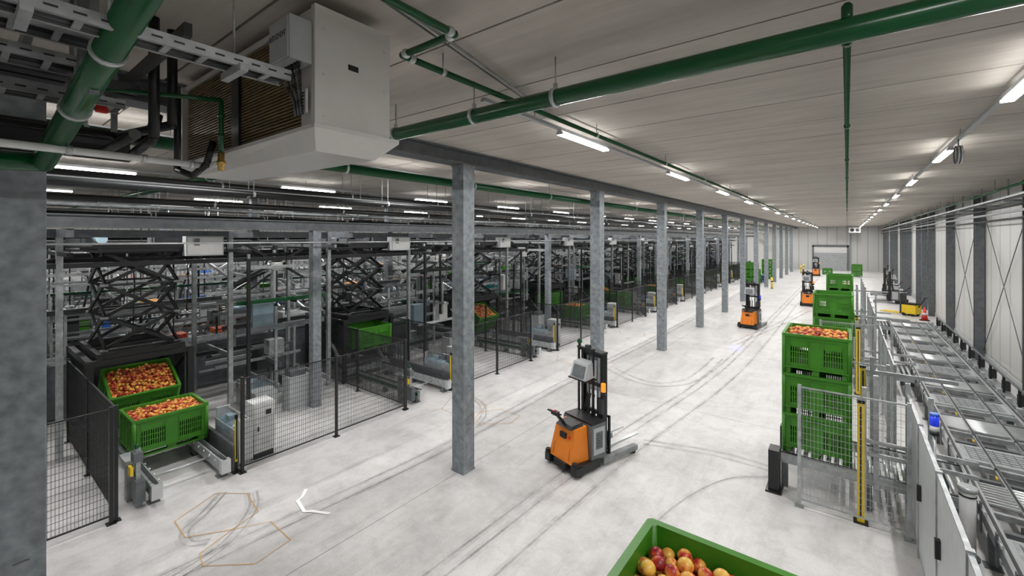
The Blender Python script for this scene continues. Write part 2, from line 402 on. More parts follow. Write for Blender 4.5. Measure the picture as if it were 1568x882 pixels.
def ladder(b,x,y0,y1,z,w,mat='galv'):
    for s_ in (-1,1):
        xx=x+s_*w/2
        b.box(xx-0.003,xx+0.003,y0,y1,z,z+0.06,mat); b.box(xx,xx-s_*0.02,y0,y1,z,z+0.004,mat); b.box(xx,xx-s_*0.02,y0,y1,z+0.056,z+0.06,mat)
        yy=y0+0.05
        while yy<y1: b.box(xx+s_*0.0032,xx+s_*0.004,yy,yy+0.045,z+0.025,z+0.035,'black'); yy+=0.09
    y=y0+0.03
    while y<y1-0.02:
        b.box(x-w/2,x+w/2,y,y+0.03,z+0.004,z+0.016,mat); y+=0.16
    for k in range(6): b.cyl((x-w/2+.02+k*(w-.04)/5,y0,z+0.028),(x-w/2+.02+k*(w-.04)/5,y1,z+0.028),0.009,'black' if k%3 else 'steel2',6)
b=MB()
ladder(b,-2.76,-1.6,1.28,5.36,0.16,'galv')
for y in (0.2,1.0): b.cyl((-2.76,y,5.42),(-2.76,y,CZ-.002),0.006,'galv',6); b.box(-2.9,-2.62,y-0.02,y+0.02,5.32,5.36,'galv')
b.obj('cable_tray')
b=MB()
ladder(b,-3.35,-1.6,0.55,5.48,0.22,'galv2'); ladder(b,-3.75,-1.6,0.5,5.42,0.26,'galv'); ladder(b,-4.0,-1.6,0.75,5.28,0.2,'galv2')
for x in (-3.3,-3.6,-3.9): b.beam((x,0.1,5.2),(x,0.1,CZ-.002),0.04,0.04,'galv2'); b.beam((x,0.5,5.2),(x,0.5,CZ-.002),0.04,0.04,'steel2')
b.beam((-4.2,0.1,5.26),(-3.1,0.1,5.26),0.04,0.04,'galv'); b.beam((-4.2,0.5,5.4),(-3.1,0.5,5.4),0.04,0.04,'galv2')
b.box(-4.05,-3.99,0.62,0.68,5.26,5.32,'red')
for x in (-4.3,-4.45): b.box(x-0.05,x+0.05,-1.6,0.9,5.5,5.56,'dark')
b.box(-5.2,-3.1,0.86,0.90,5.6,5.68,'dark'); b.box(-5.2,-3.1,0.3,0.34,5.66,5.74,'galv2')
b.obj('cable_tray')
b=MB(); pa=Vector((-2.0,0.54,5.56)); pb=Vector((-4.75,0.445,4.965))
b.cyl(pa,pb,0.067,'pgreen',20)
for t in (0.35,0.62): 
    p=pa.lerp(pb,t); q=p+Vector((-0.03,0,-0.0065)); b.cyl(p,q,0.078,'alu',16); b.cyl(p,(p.x,p.y,CZ-.002),0.008,'galv',6)
b.cyl(pb,(-5.5,-1.5,4.95),0.067,'pgreen',16); b.ball(pb,0.069,'pgreen',2)
b.obj('sloped_green_pipe')
b=MB()
b.tube([(-4.1,0.95,CZ-.002),(-4.1,0.95,5.15),(-4.45,0.95,5.12),(-4.7,0.95,5.1)],0.035,'black',12)
b.tube([(-4.25,1.1,CZ-.002),(-4.25,1.1,5.3),(-5.0,0.9,5.28),(-5.2,-1,5.28)],0.035,'black',12)
b.tube([(-4.5,1.2,5.6),(-4.5,1.2,4.98),(-4.3,1.25,4.92),(-4.15,1.3,5.0),(-4.15,1.35,5.2)],0.026,'black',10)
b.tube([(-5.3,-2,5.33),(-5.3,1.2,5.33),(-5.3,1.25,5.6)],0.05,'black',12)
b.tube([(-3.9,0.8,5.12),(-4.9,0.8,5.12)],0.035,'black',12)
b.obj('insulated_pipe_run')
b=MB(); b.box(-5.1,-5.04,-2,1.0,5.08,5.26,'dark'); b.box(-5.1,-4.98,-2,1.0,5.08,5.09,'dark'); b.box(-5.1,-4.98,-2,1.0,5.25,5.26,'dark'); b.beam((-5.08,0.9,5.26),(-5.08,0.9,CZ-.002),0.04,0.04,'galv2'); b.obj('support_channel')
b=MB()
b.cyl((-4.2,-1.5,5.0),(-4.2,1.34,5.0),0.026,'white',14)
b.cyl((-3.95,1.34,5.0),(-4.2,1.34,5.0),0.026,'white',14); b.ball((-3.95,1.34,5.0),0.034,'brass',2)
for y in (0.5,0.9,1.2): b.cyl((-4.2,y,5.0),(-4.2,y+0.03,5.0),0.033,'alu',14)
b.cyl((-3.95,1.34,4.94),(-3.95,1.34,5.08),0.024,'brass',10)
b.cyl((-3.95,1.34,5.08),(-3.95,1.34,5.5),0.017,'pgreen',10); b.cyl((-3.95,1.34,5.5),(-4.4,0.6,5.5),0.017,'pgreen',10)
for z in (5.2,5.36): b.cyl((-3.95,1.34,z),(-3.95,1.34,z+0.03),0.024,'pgreen',10)
b.obj('drain_pipe')

# ------------------------------------------------------------------ crates
def crate_mesh():
    b=MB(); L=1.0;W=1.2;H=0.70
    hx,hy=L/2,W/2; T=0.025
    def wall(face):
        n=hx*2 if face in('-y','+y') else hy*2
        def put_(u0,u1,z0,z1,d0=0,d1=T):
            if face=='-y': b.box(u0,u1,-hy+0.02+d0,-hy+0.02+d1,z0,z1,'crate')
            if face=='+y': b.box(u0,u1,hy-0.02-d1,hy-0.02-d0,z0,z1,'crate')
            if face=='-x': b.box(-hx+0.02+d0,-hx+0.02+d1,u0,u1,z0,z1,'crate')
            if face=='+x': b.box(hx-0.02-d1,hx-0.02-d0,u0,u1,z0,z1,'crate')
        h=n/2-0.02
        put_(-h,h,0.10,0.19); put_(-h,h,0.49,0.70)
        put_(-h,h,0.655,0.70,-0.02,0)
        put_(-h,h,0.60,0.615,-0.012,0); put_(-h,h,0.10,0.125,-0.015,0)
        rows=((0.19,0.275),(0.29,0.375),(0.39,0.475))
        for z in (0.275,0.375,0.475): put_(-h,h,z,z+0.015)
        groups=((-h+0.10,-0.10),(0.10,h-0.10))
        for z0,z1 in rows:
            put_(-h,-h+0.10,z0,z1); put_(-0.10,0.10,z0,z1); put_(h-0.10,h,z0,z1)
            for g0,g1 in groups:
                u=g0
                while u<g1-0.001:
                    put_(u,min(u+0.016,g1),z0,z1); u+=0.034
        for u in (-h+0.05,-h+0.10,-0.11,0.10,h-0.11,h-0.06): put_(u,u+0.012,0.11,0.62,-0.014,0)
        put_(-0.07,0.07,0.5,0.585,-0.006,0)
    for f in('-y','+y','-x','+x'): wall(f)
    for sx in(-1,1):
        for sy in(-1,1):
            b.cyl((sx*(hx-0.035),sy*(hy-0.035),0.0),(sx*(hx-0.035),sy*(hy-0.035),0.70),0.035,'crate',10)
    b.box(-hx+0.03,hx-0.03,-hy+0.03,hy-0.03,0.10,0.125,'crate')
    for x in(-hx+0.08,0,hx-0.08): b.box(x-0.05,x+0.05,-hy+0.02,hy-0.02,0,0.03,'crate')
    for x in(-hx+0.08,0,hx-0.08):
        for y in(-hy+0.1,0,hy-0.1): b.box(x-0.05,x+0.05,y-0.07,y+0.07,0.03,0.10,'crate')
    return b.mesh('crate')
CR=crate_mesh()
def pile(sub,r,top,seed):
    rnd=random.Random(seed); b=MB()
    for lay in range(3):
        y=-0.54; j=0
        while y<0.545:
            x=-0.44+(r if (j+lay)%2 else 0)
            while x<0.445:
                px=x+rnd.uniform(-.016,.016); py=y+rnd.uniform(-.016,.016)
                md=0.05*math.cos(px*3)*math.cos(py*2.6)-0.02
                pz=top-r+md-lay*r*1.35+rnd.uniform(-.026,.026)
                rr=r*rnd.uniform(.84,1.08)
                if abs(px)<0.452-rr*.2 and abs(py)<0.552-rr*.2:
                    b.ball((px,py,pz),rr,'peach',sub,(1,1,rnd.uniform(.86,.96)))
                x+=2*r*0.98
            y+=2*r*0.86; j+=1
    return b.mesh('peach_pile')
PL=pile(2,0.034,0.67,3); PH=pile(3,0.043,0.66,5)
def crate(x,y,z,full=None,rz=0,rot=None):
    o=put('fruit_crate',CR,(x,y,z),rz,0,rot)
    if full:
        p=bpy.data.objects.new('peach_pile',full); COL.objects.link(p); p.parent=o
    return o
for i in range(3): crate(-0.46,2.02,0.59+i*0.705,PH if i==2 else None)
for i in range(3): crate(-0.43,9.75,0.60+i*0.705,PL if i==2 else None)
for i in range(3):
    crate(-0.34,16.9,0.6+i*0.705)
    if i<2: crate(-0.30,18.3,0.6+i*0.705); crate(-0.27,27.1,0.6+i*0.705)
    crate(-0.27,25.6,0.6+i*0.705)
for (x,y,n) in ((0.9,64,2),(-7.2,47,3),(-7.2,48.4,2),(-6.9,55,3),(-1.9,66,1)):
    for i in range(n): crate(x,y,i*0.705)

# ------------------------------------------------------------------ fences
def fence(b,p0,p1,h=1.8,dx=0.05,dz=0.2,posts=2.0,mat='black',wire='black',w=0.005):
    p0=Vector((*p0,0));p1=Vector((*p1,0)); d=p1-p0; L=d.length; d.normalize()
    k=max(1,round(L/posts))
    for i in range(k+1):
        q=p0+d*L*i/k; b.beam(q,q+Vector((0,0,h)),0.05,0.05,mat)
        b.cb(q+Vector((0,0,0.006)),(0.12,0.12,0.012),mat)
    def bar(a,c,ww): b.beam(a,c,ww,ww,wire)
    m=int(L/dx)
    for i in range(1,m):
        q=p0+d*i*dx; bar(q+Vector((0,0,0.12)),q+Vector((0,0,h-0.04)),w)
    z=0.12
    while z<h: bar(p0+Vector((0,0,z)),p1+Vector((0,0,z)),w); z+=dz
    for z in(0.12,h-0.04): bar(p0+Vector((0,0,z)),p1+Vector((0,0,z)),0.022)
b=MB(); fence(b,(-9,-4),(-9,1.56),posts=1.9,dz=0.1,dx=0.04,w=0.005); b.obj('safety_fence')
f=MB(); fence(f,(0,0),(0,3.8),posts=1.95,dz=0.1,dx=0.04); FM=f.mesh('safety_fence')
f=MB(); fence(f,(0,0),(-4.3,0),posts=2.1,dx=0.03,dz=0.05,w=0.006); FS=f.mesh('safety_fence')
for k in range(0,10):
    put('safety_fence',FM,(-9,3.4+P*k,0)); put('safety_fence',FS,(-9.03,1.62+P*k,0))
    if k>0: put('safety_fence',FS,(-9.07,3.5+P*k,0))

# ------------------------------------------------------------------ tipping stations
def conveyor_mesh():
    b=MB()
    for s_ in(-1,1):
        y=s_*0.5
        b.box(-3.0,0.05,y-0.06,y+0.06,0.14,0.34,'galv'); b.box(-3.0,0.05,y-0.025,y+0.025,0.34,0.37,'dark')
        b.box(-0.02,0.09,y-0.075,y+0.075,0.12,0.36,'alu'); b.box(-2.9,0.0,y+s_*0.061,y+s_*0.066,0.2,0.28,'pgreen')
        for x in(-0.15,-1.5,-2.8): b.box(x-0.05,x+0.05,y-0.05,y+0.05,0,0.14,'steel2'); b.box(x-0.08,x+0.08,y-0.08,y+0.08,0,0.015,'steel2')
        for i in range(10): b.cyl((-0.2-i*0.28,y-0.07*s_,0.31),(-0.2-i*0.28,y-0.1*s_,0.31),0.02,'alu',8)
    b.cyl((-0.6,-0.44,0.22),(-0.6,0.44,0.22),0.02,'alu',10); b.cyl((-2.6,-0.44,0.22),(-2.6,0.44,0.22),0.02,'alu',10)
    b.box(-2.9,-0.1,0.68,0.74,0.0,0.5,'steel2')
    b.cyl((-1.2,0.9,0.62),(-0.45,0.9,0.62),0.12,'motor',18); b.cyl((-0.45,0.9,0.62),(-0.33,0.9,0.62),0.1,'motor',16,0.06)
    for i in range(9): b.cyl((-1.15+i*0.07,0.9,0.62),(-1.13+i*0.07,0.9,0.62),0.14,'motor',18)
    b.box(-1.25,-0.4,0.8,1.0,0.35,0.5,'steel2'); b.box(-1.2,-1.1,0.82,0.98,0,0.35,'steel2'); b.box(-0.55,-0.45,0.82,0.98,0,0.35,'steel2')
    b.box(-0.95,-0.75,0.84,0.96,0.74,0.84,'motor')
    b.box(-1.3,-0.2,0.78,0.80,0.1,0.7,'galv'); b.box(-1.3,-1.26,0.8,1.05,0.1,0.9,'alu'); b.box(-0.2,-0.16,0.8,1.05,0.1,0.9,'alu'); b.cyl((-1.28,1.0,0.88),(-0.18,1.0,0.88),0.018,'alu',8)
    b.box(-0.25,-0.15,-0.72,-0.66,0,0.95,'galv'); b.box(-0.3,-0.1,-0.76,-0.64,0.75,0.9,'steel2'); b.cyl((-0.2,-0.7,0.95),(-0.2,-0.7,1.02),0.03,'pgreen',10)
    b.box(-0.28,-0.12,-0.8,-0.76,0.55,0.68,'yellow'); b.box(-0.35,-0.05,-0.74,-0.62,0.1,0.45,'steel2')
    b.tube([(-0.2,-0.72,0.5),(-0.45,-0.72,0.6),(-0.5,-0.72,0.2)],0.012,'black',6)
    b.box(-0.6,-0.45,-0.78,-0.64,0,0.7,'galv2'); b.box(-0.75,-0.35,-0.82,-0.62,0.66,0.72,'galv')
    return b.mesh('chain_conveyor')
CV=conveyor_mesh()
def cabinet_mesh():
    b=MB(); b.box(-0.18,0.18,-0.18,0.18,0,0.12,'black'); b.box(-0.2,0.2,-0.2,0.2,0.12,1.1,'white')
    b.box(0.2,0.21,-0.18,0.18,0.14,1.08,'white'); b.cb((0.215,-0.12,0.6),(0.015,0.03,0.09),'black'); b.box(0.21,0.216,0.02,0.12,0.85,0.95,'black')
    for i in range(5): b.box(0.21,0.214,-0.08,0.1,0.25+i*0.03,0.262+i*0.03,'lgrey')
    b.box(-0.3,-0.2,-0.15,0.15,0.2,0.9,'steel2')
    return b.mesh('control_cabinet')
CA=cabinet_mesh()
def curtain_mesh():
    b=MB(); b.box(-0.02,0.02,-0.02,0.02,0.2,1.05,'yellow'); b.box(0.02,0.023,-0.013,0.013,0.25,1.0,'black'); b.box(-0.02,0.02,-0.02,0.02,0,0.2,'black')
    b.box(-0.07,0.07,-0.07,0.07,0,0.015,'black'); b.box(-0.022,0.022,-0.022,0.022,1.0,1.08,'black')
    return b.mesh('light_curtain')
LC=curtain_mesh()
def tipper_mesh():
    b=MB()
    for x in(-1.1,1.1):
        for y in(-0.85,0.85): b.box(x-0.06,x+0.06,y-0.06,y+0.06,0,1.9,'black')
    for y in(-0.85,0.85):
        b.beam((-1.1,y,1.85),(1.1,y,1.85),0.1,0.12,'black'); b.beam((-1.1,y,0.5),(1.1,y,0.5),0.08,0.1,'black'); b.beam((-1.1,y,0.55),(0.9,y,1.8),0.06,0.08,'dark')
    for x in(-1.1,1.1): b.beam((x,-0.85,1.85),(x,0.85,1.85),0.08,0.12,'black')
    b.box(-1.12,-1.08,-0.8,0.8,0.2,1.8,'dark')
    b.box(-1.05,0.6,0.88,0.90,0.3,1.75,'dark')
    b.beam((1.1,-0.85,0.3),(1.1,0.85,0.3),0.08,0.14,'galv')
    for y in(-0.72,0.72): b.cyl((0.9,y,0.35),(0.2,y,1.0),0.045,'alu',12); b.cyl((0.2,y,1.0),(-0.2,y,1.4),0.025,'alu',10)
    b.box(0.2,0.9,-0.6,0.6,0.35,0.42,'steel2')
    b.box(-1.0,-0.3,0.95,1.25,0.2,0.9,'dark'); b.cyl((-0.9,1.08,1.0),(-0.4,1.08,1.0),0.1,'motor',12)
    return b.mesh('crate_tipper')
TP=tipper_mesh()
def scissor_mesh():
    b=MB(); zt,zb=4.1,2.05; n=3; hh=(zt-zb)/n
    for y in(-0.62,0.62):
        for i in range(n):
            z0=zb+i*hh; z1=z0+hh
            b.beam((-0.75,y,z0),(0.75,y,z1),0.03,0.10,'black'); b.beam((0.75,y+0.035,z0),(-0.75,y+0.035,z1),0.03,0.10,'black')
            for p in((0,y,(z0+z1)/2),(-0.75,y,z0),(0.75,y,z0)): b.cyl((p[0],y-0.05,p[2]),(p[0],y+0.08,p[2]),0.03,'galv2',10)
    for i in range(n+1):
        for x in(-0.75,0.75): b.cyl((x,-0.62,zb+i*hh),(x,0.62,zb+i*hh),0.025,'dark',8)
    for x in(-0.62,0.62):
        for i in range(n):
            z0=zb+i*hh; z1=z0+hh
            b.beam((x,-0.6,z0),(x,0.6,z1),0.03,0.07,'black'); b.beam((x+0.035,0.6,z0),(x+0.035,-0.6,z1),0.03,0.07,'black')
    for (z,m) in((zb-0.08,'black'),(zt+0.06,'black')):
        for y in(-0.7,0.7): b.beam((-0.95,y,z),(0.95,y,z),0.08,0.12,m)
        for x in(-0.9,0,0.9): b.beam((x,-0.7,z),(x,0.7,z),0.08,0.1,m)
    b.cyl((0,-0.7,1.9),(0,0.7,1.9),0.07,'steel2',14)
    b.box(-1.0,1.0,-0.9,0.9,4.2,4.3,'dark'); b.box(0.3,0.85,0.2,0.8,4.3,4.42,'steel2')
    for y in(-0.9,0.9): b.box(-1.2,1.2,y-0.05,y+0.05,4.24,4.4,'steel2')
    b.cyl((-0.6,-0.5,4.38),(-0.1,-0.5,4.38),0.1,'motor',14)
    return b.mesh('scissor_lift')
SC=scissor_mesh()
def frame_mesh(seed):
    rnd=random.Random(seed)
    b=MB()
    for x in(-12.3,-14.9):
        for y in(-1.25,1.75): b.beam((x,y,0),(x,y,4.55),0.1,0.1,'galv' if x>-13 else 'galv2')
        b.beam((x,-1.6,4.5),(x,4.0,4.5),0.1,0.16,'steel2'); b.beam((x,-1.6,3.85),(x,4.0,3.85),0.06,0.1,'black')
    for y in(-1.25,1.75): b.beam((-15,y,4.5),(-11.1,y,4.5),0.1,0.16,'steel2'); b.beam((-15,y,4.1),(-11.1,y,4.1),0.08,0.08,'black')
    b.beam((-12.3,1.75,3.2),(-12.3,3.6,4.1),0.05,0.06,'black'); b.beam((-12.3,3.6,3.3),(-12.3,2.0,4.3),0.05,0.06,'black')
    b.box(-12.1,-11.85,0.7,1.45,4.0,4.45,'lgrey'); b.box(-11.85,-11.84,0.73,1.42,4.03,4.42,'white')
    b.box(-12.25,-12.0,2.7,2.9,3.55,3.75,'white')
    for i in range(5): b.cyl((-12.35,-1.5+i*0.03,3.92+i*0.02),(-12.35,3.9,3.92+i*0.02),0.01,'black',5)
    b.cyl((-10.7,-1.6,4.3),(-10.7,3.95,4.3),0.02,'alu',6)
    b.beam((-11.6,1.9,0.0),(-11.6,1.9,3.9),0.07,0.07,'black'); b.beam((-13.6,-2.2,0.0),(-13.6,-2.2,4.2),0.09,0.09,'black')
    b.beam((-12.3,1.75,3.4),(-15,1.75,4.0),0.05,0.06,'galv'); b.beam((-10.6,3.6,4.2),(-14.2,3.6,4.2),0.06,0.08,'galv2')
    MS=('galv2','galv','black','steel2','alu','galv','galv2')
    for i in range(11):
        x=rnd.uniform(-14.8,-11.8); y=rnd.uniform(1.9,3.9); z0=rnd.choice((0,0,1.5,2.6)); z1=rnd.uniform(2.2,4.2)
        b.beam((x,y,z0),(x,y,z1),0.06,0.06,rnd.choice(MS))
    for i in range(13):
        y=rnd.uniform(1.9,4.0); z=rnd.uniform(0.5,4.1); x=rnd.uniform(-14.8,-13); L=rnd.uniform(0.8,2.2)
        b.beam((x,y,z),(x+L,y,z),0.05,rnd.uniform(.05,.12),rnd.choice(MS))
    for i in range(13):
        x=rnd.uniform(-14.6,-11.7); z=rnd.uniform(0.6,4.1); b.beam((x,1.7,z),(x,3.95,z),0.05,rnd.uniform(.05,.12),rnd.choice(MS+('pgreen',)))
    for i in range(8):
        x=rnd.uniform(-14.4,-11.8); y=rnd.uniform(2,3.6); z=rnd.choice((0.05,0.05,0.6,1.2,2.0)); b.box(x,x+rnd.uniform(.2,.6),y,y+rnd.uniform(.2,.6),z,z+rnd.uniform(.25,.7),rnd.choice(('steel2','lgrey','dark','galv','white','motor')))
    for i in range(6):
        x=rnd.uniform(-14.8,-13); y=rnd.uniform(1.9,2.8); z=rnd.uniform(2.6,3.4); b.beam((x,y,z),(x+rnd.uniform(-.5,1.2),y+1.0,z+rnd.uniform(.4,1.0)),0.05,0.06,rnd.choice(('black','alu')))
    for i in range(7):
        x=rnd.uniform(-14.2,-11.9); y=rnd.uniform(-1,3.8); b.tube([(x,y,4.3),(x+0.05,y+0.1,3.8),(x-.05,y+.15,3.3),(x,y+.1,rnd.uniform(1.8,2.8))],0.014,'black',5)
    b.box(-11.6,-11.2,2.7,3.2,0.0,0.85,'lgrey'); b.box(-11.55,-11.25,2.75,3.15,0.85,1.0,'steel2')
    b.box(-14.98,-14.94,-1.6,4.0,0.1,1.35,'steel2'); b.box(-14.93,-14.9,-1.6,4.0,1.38,1.46,'galv')
    return b.mesh('portal_frame')
FRS=[frame_mesh(s) for s in (1,2,3)]
for k in range(0,11):
    yc=2.62+P*k
    put('chain_conveyor',CV,(-9.05,yc,0)); put('crate_tipper',TP,(-13.2,yc,0)); put('scissor_lift',SC,(-13.0,yc,0)); put('portal_frame',FRS[k%3],(0,yc,0))
    put('control_cabinet',CA,(-9.5,yc+1.3,0),0,0.004)
    put('light_curtain',LC,(-9.12,yc+0.72,0))
    if k==0: crate(-10.75,2.66,0.37,PL)
    if k in(0,2,4,6): crate(-12.55,yc,0.75,PL,rot=(0,math.radians(28),0))
    elif k==1: crate(-12.2,yc,0.95)
    if k>=3: crate(-10.9,yc,0.37,PL if k%2 else None)
    if k in(3,5): crate(-12.5,yc,0.9)

# ------------------------------------------------------------------ sorting lines in background
def sorting_line(x,w,z,seed,extras):
    rnd=random.Random(seed); b=MB(); y0,y1=-5.5,66
    for s_ in(-1,1):
        xx=x+s_*w/2
        b.box(xx-0.025,xx+0.025,y0,y1,z-0.18,z,'galv'); b.box(xx-0.02,xx+0.02,y0,y1,z-0.55,z-0.5,'galv2')
        y=y0
        while y<y1: b.beam((xx,y,0),(xx,y,z-0.18),0.07,0.07,'steel2' if rnd.random()<.4 else 'galv2'); y+=1.87
    b.box(x-w/2+0.03,x+w/2-0.03,y0,y1,z-0.10,z-0.07,'dark')
    b.box(x-w/2+0.03,x+w/2-0.03,y0,y1,z-0.75,z-0.72,'steel2')
    y=y0+0.1
    while y<y1:
        b.box(x-w/2+0.05,x+w/2-0.05,y,y+0.16,z-0.07,z-0.03,'black' if rnd.random()<.7 else 'galv'); y+=0.28
    y=y0
    while y<y1:
        yy=y+rnd.uniform(0,.5); t=rnd.random()
        m=rnd.choice(extras)
        if t<0.25: b.cyl((x+w/2+0.2,yy,z-0.35),(x+w/2+0.2,yy+0.4,z-0.35),0.09,'motor',10)
        elif t<0.55: b.box(x+w/2+0.04,x+w/2+0.2,yy,yy+rnd.uniform(.15,.5),z-0.6,z-rnd.uniform(0,.3),m)
        elif t<0.7: b.box(x-w/2,x+w/2,yy,yy+0.5,z+0.02,z+rnd.uniform(.15,.45),m)
        elif t<0.78: b.box(x-w/2+.1,x+w/2-.1,yy,yy+0.45,z,z+.12,'peach')
        if rnd.random()<0.55:
            h=rnd.uniform(.6,1.3); mm=rnd.choice(('galv2','black','galv','alu'))
            b.beam((x+w/2,yy,z),(x+w/2,yy,z+h),0.05,0.05,mm)
            b.beam((x-w/2,yy,z),(x-w/2,yy,z+h),0.05,0.05,'galv2'); b.beam((x-w/2,yy,z+h),(x+w/2,yy,z+h),0.05,0.05,mm)
            if rnd.random()<.5: b.box(x-.15,x+.15,yy-.1,yy+.1,z+h-.3,z+h,rnd.choice(('white','lgrey','dark','steel2')))
        if rnd.random()<0.45: b.beam((x,yy,z+0.3),(x,yy,4.3),0.035,0.035,rnd.choice(('black','galv','galv2')))
        if rnd.random()<0.4: b.beam((x+w/2,yy,0.2),(x+w/2,yy+1.2,z-0.3),0.04,0.04,rnd.choice(('black','galv2')))
        if rnd.random()<0.2: b.beam((x-w/2-.3,yy,z+1.0),(x+w/2+.5,yy+.4,z+0.2),0.05,0.05,'alu')
        y+=0.6
    b.box(x+w/2-0.02,x+w/2+0.02,y0,y1,z+0.85,z+0.90,'galv2'); b.box(x-w/2-0.02,x-w/2+0.02,y0,y1,z+0.42,z+0.46,'steel2')
    return b.obj('sorting_conveyor')
sorting_line(-15.6,0.7,1.5,11,('pgreen','lgrey','teal','dark'))
sorting_line(-17.6,1.0,2.3,12,('lgrey','steel2','dark','crate'))
sorting_line(-19.3,0.8,1.2,17,('steel2','lgrey','dark','orange'))
sorting_line(-20.9,1.2,1.8,13,('crate','blue','white','dark'))
sorting_line(-22.9,1.0,2.7,14,('white','lgrey','blue','steel2'))
sorting_line(-25.3,1.4,1.2,15,('white','blue','crate','lgrey'))
sorting_line(-29.5,1.4,2.2,16,('white','lgrey','teal','dark'))
b=MB()
for x,z,m,h in((-14.5,4.25,'black',0.16),(-15.9,3.95,'dark',0.12),(-18.6,4.15,'black',0.2),(-19.5,3.4,'galv',0.08),(-21.5,4.0,'black',0.14),(-24.5,4.2,'dark',0.2),(-17.0,3.1,'alu',0.06),(-16.75,2.9,'pgreen',0.05),(-15.2,3.5,'galv',0.07),(-15.1,2.6,'dark',0.12),(-16.0,4.4,'black',0.1),(-19.9,4.45,'black',0.12)):
    b.box(x-0.05,x+0.05,-5.5,66,z-h/2,z+h/2,m)
    k=-5
    while k<66: b.beam((x,k,z),(x,k,CZ-.002),0.02,0.02,'galv2'); k+=2.8
k=-5
while k<66:
    b.beam((-25,k,4.2),(-13.4,k,4.2),0.06,0.1,'black'); b.beam((-18.6,k,4.1),(-14.6,k+1.4,4.1),0.04,0.05,'galv2')
    b.beam((-18.6,k+0.4,2.3),(-16.8,k+0.4,4.1),0.05,0.05,'black'); b.beam((-18.6,k+0.4,4.1),(-16.8,k+0.4,2.8),0.05,0.05,'galv2'); k+=2.4
b.obj('overhead_gantry')
rnd=random.Random(5)
for i in range(16):
    b=MB(); w=rnd.uniform(.8,1.6); d=rnd.uniform(1,2.4); h=rnd.uniform(1.2,2.4); m=rnd.choice(('white','lgrey','white','blue','steel2'))
    b.box(-w/2,w/2,-d/2,d/2,0.12,h,m); b.box(-w/2+.05,w/2-.05,-d/2+.05,d/2-.05,0,0.12,'black')
    b.box(w/2,w/2+0.01,-d/2+.1,-.05,0.3,h-.15,'lgrey'); b.box(w/2,w/2+0.01,.05,d/2-.1,0.3,h-.15,'lgrey'); b.box(w/2+.01,w/2+.03,-.1,-.07,h*.5,h*.6,'black')
    b.box(-w/2+.1,w/2-.1,-d/2+.2,d/2-.2,h,h+.25,'steel2'); b.cyl((0,d/3,h+.25),(0,d/3,h+.7),0.03,'galv',8); b.cyl((0,d/3,h+.7),(0,d/3,h+.8),0.04,rnd.choice(('redlamp','greenlamp','amber')),8)
    b.obj('sorting_machine',(-31.6-rnd.uniform(0,4),-2+i*4.2,0))

# ------------------------------------------------------------------ floor markings
def ribbon(b,pts,w,mat,z=0.003):
    pts=[Vector((p[0],p[1],0)) for p in pts]
    L=[];R=[]
    for i,p in enumerate(pts):
        a=pts[max(0,i-1)];c=pts[min(len(pts)-1,i+1)]; d=(c-a).normalized(); n=Vector((-d.y,d.x,0))*w/2
        L.append(p+n);R.append(p-n)
    for i in range(len(pts)-1):
        b.poly([(R[i].x,R[i].y,z),(R[i+1].x,R[i+1].y,z),(L[i+1].x,L[i+1].y,z),(L[i].x,L[i].y,z)],mat)
def smooth(pts,n=8):
    out=[]; P_=[Vector((*p,0)) for p in pts]; P_=[2*P_[0]-P_[1]]+P_+[2*P_[-1]-P_[-2]]
    for i in range(1,len(P_)-2):
        for j in range(n):
            t=j/n; a,b_,c,d=P_[i-1:i+3]
            q=0.5*((2*b_)+(-a+c)*t+(2*a-5*b_+4*c-d)*t*t+(-a+3*b_-3*c+d)*t**3); out.append((q.x,q.y))
    out.append(pts[-1]); return out
b=MB()
tracks=[([(-6.9,-3),(-6.85,2),(-6.6,6.4),(-6.7,12),(-6.6,20),(-6.7,40)],(0,0.24)),
 ([(-4.3,-3),(-4.15,4),(-3.9,9),(-3.4,14),(-3.2,20),(-3.1,40),(-3.0,60)],(0,0.22,-0.5)),
 ([(-6.4,13.6),(-5.4,13.0),(-4.5,12.9),(-3.8,13.7),(-3.6,15.2),(-3.6,17.3)],(0,0.3)),
 ([(-3.46,9.1),(-2.8,9.3),(-2.06,9.5),(-1.03,9.5)],(0,0.2)),
 ([(-8.6,2.9),(-8.2,2.5),(-7.9,2.15),(-7.5,2.1),(-7.3,2.3)],(0,0.1)),
 ([(-8.2,3.2),(-7.7,3.0),(-7.2,2.5),(-7.0,2.0),(-6.9,1.3)],(0,0.12)),
 ([(-8.2,8.8),(-7.7,8.6),(-7.2,8.1),(-7.0,7.6)],(0,0.12)),
 ([(-3.6,20),(-3.2,22.5),(-2.6,26),(-1.8,32)],(0,0.3)),([(-2.4,5),(-2.3,7),(-1.8,8.6),(-1.1,9.3)],(0,))]
zz=0.002
for t,offs in tracks:
    s_=smooth(t)
    for off in offs:
        pts=[]
        for i,p in enumerate(s_):
            a=Vector(s_[max(0,i-1)]);c=Vector(s_[min(len(s_)-1,i+1)]); d=(c-a).normalized()
            pts.append((p[0]-d.y*off,p[1]+d.x*off))
        ribbon(b,pts,0.04,'tire',zz); zz+=0.0001
        ribbon(b,pts,0.15,'scuff',zz); zz+=0.0001
b.obj('floor_tire_marks')
b=MB()
h1=[(-8.28,2.17),(-8.63,2.84),(-8.2,3.17),(-7.51,3.07),(-7.36,2.64),(-7.71,2.15),(-8.28,2.17)]
h2=[(-7.36,2.64),(-7.09,3.08),(-6.43,3.07),(-6.34,2.55),(-6.85,2.11),(-7.15,2.16),(-7.36,2.64)]
for k in range(4):
    for h in(h1,h2): ribbon(b,[(p[0],p[1]+P*k) for p in h],0.018,'chalk',0.008)
b.obj('floor_chalk_marks')
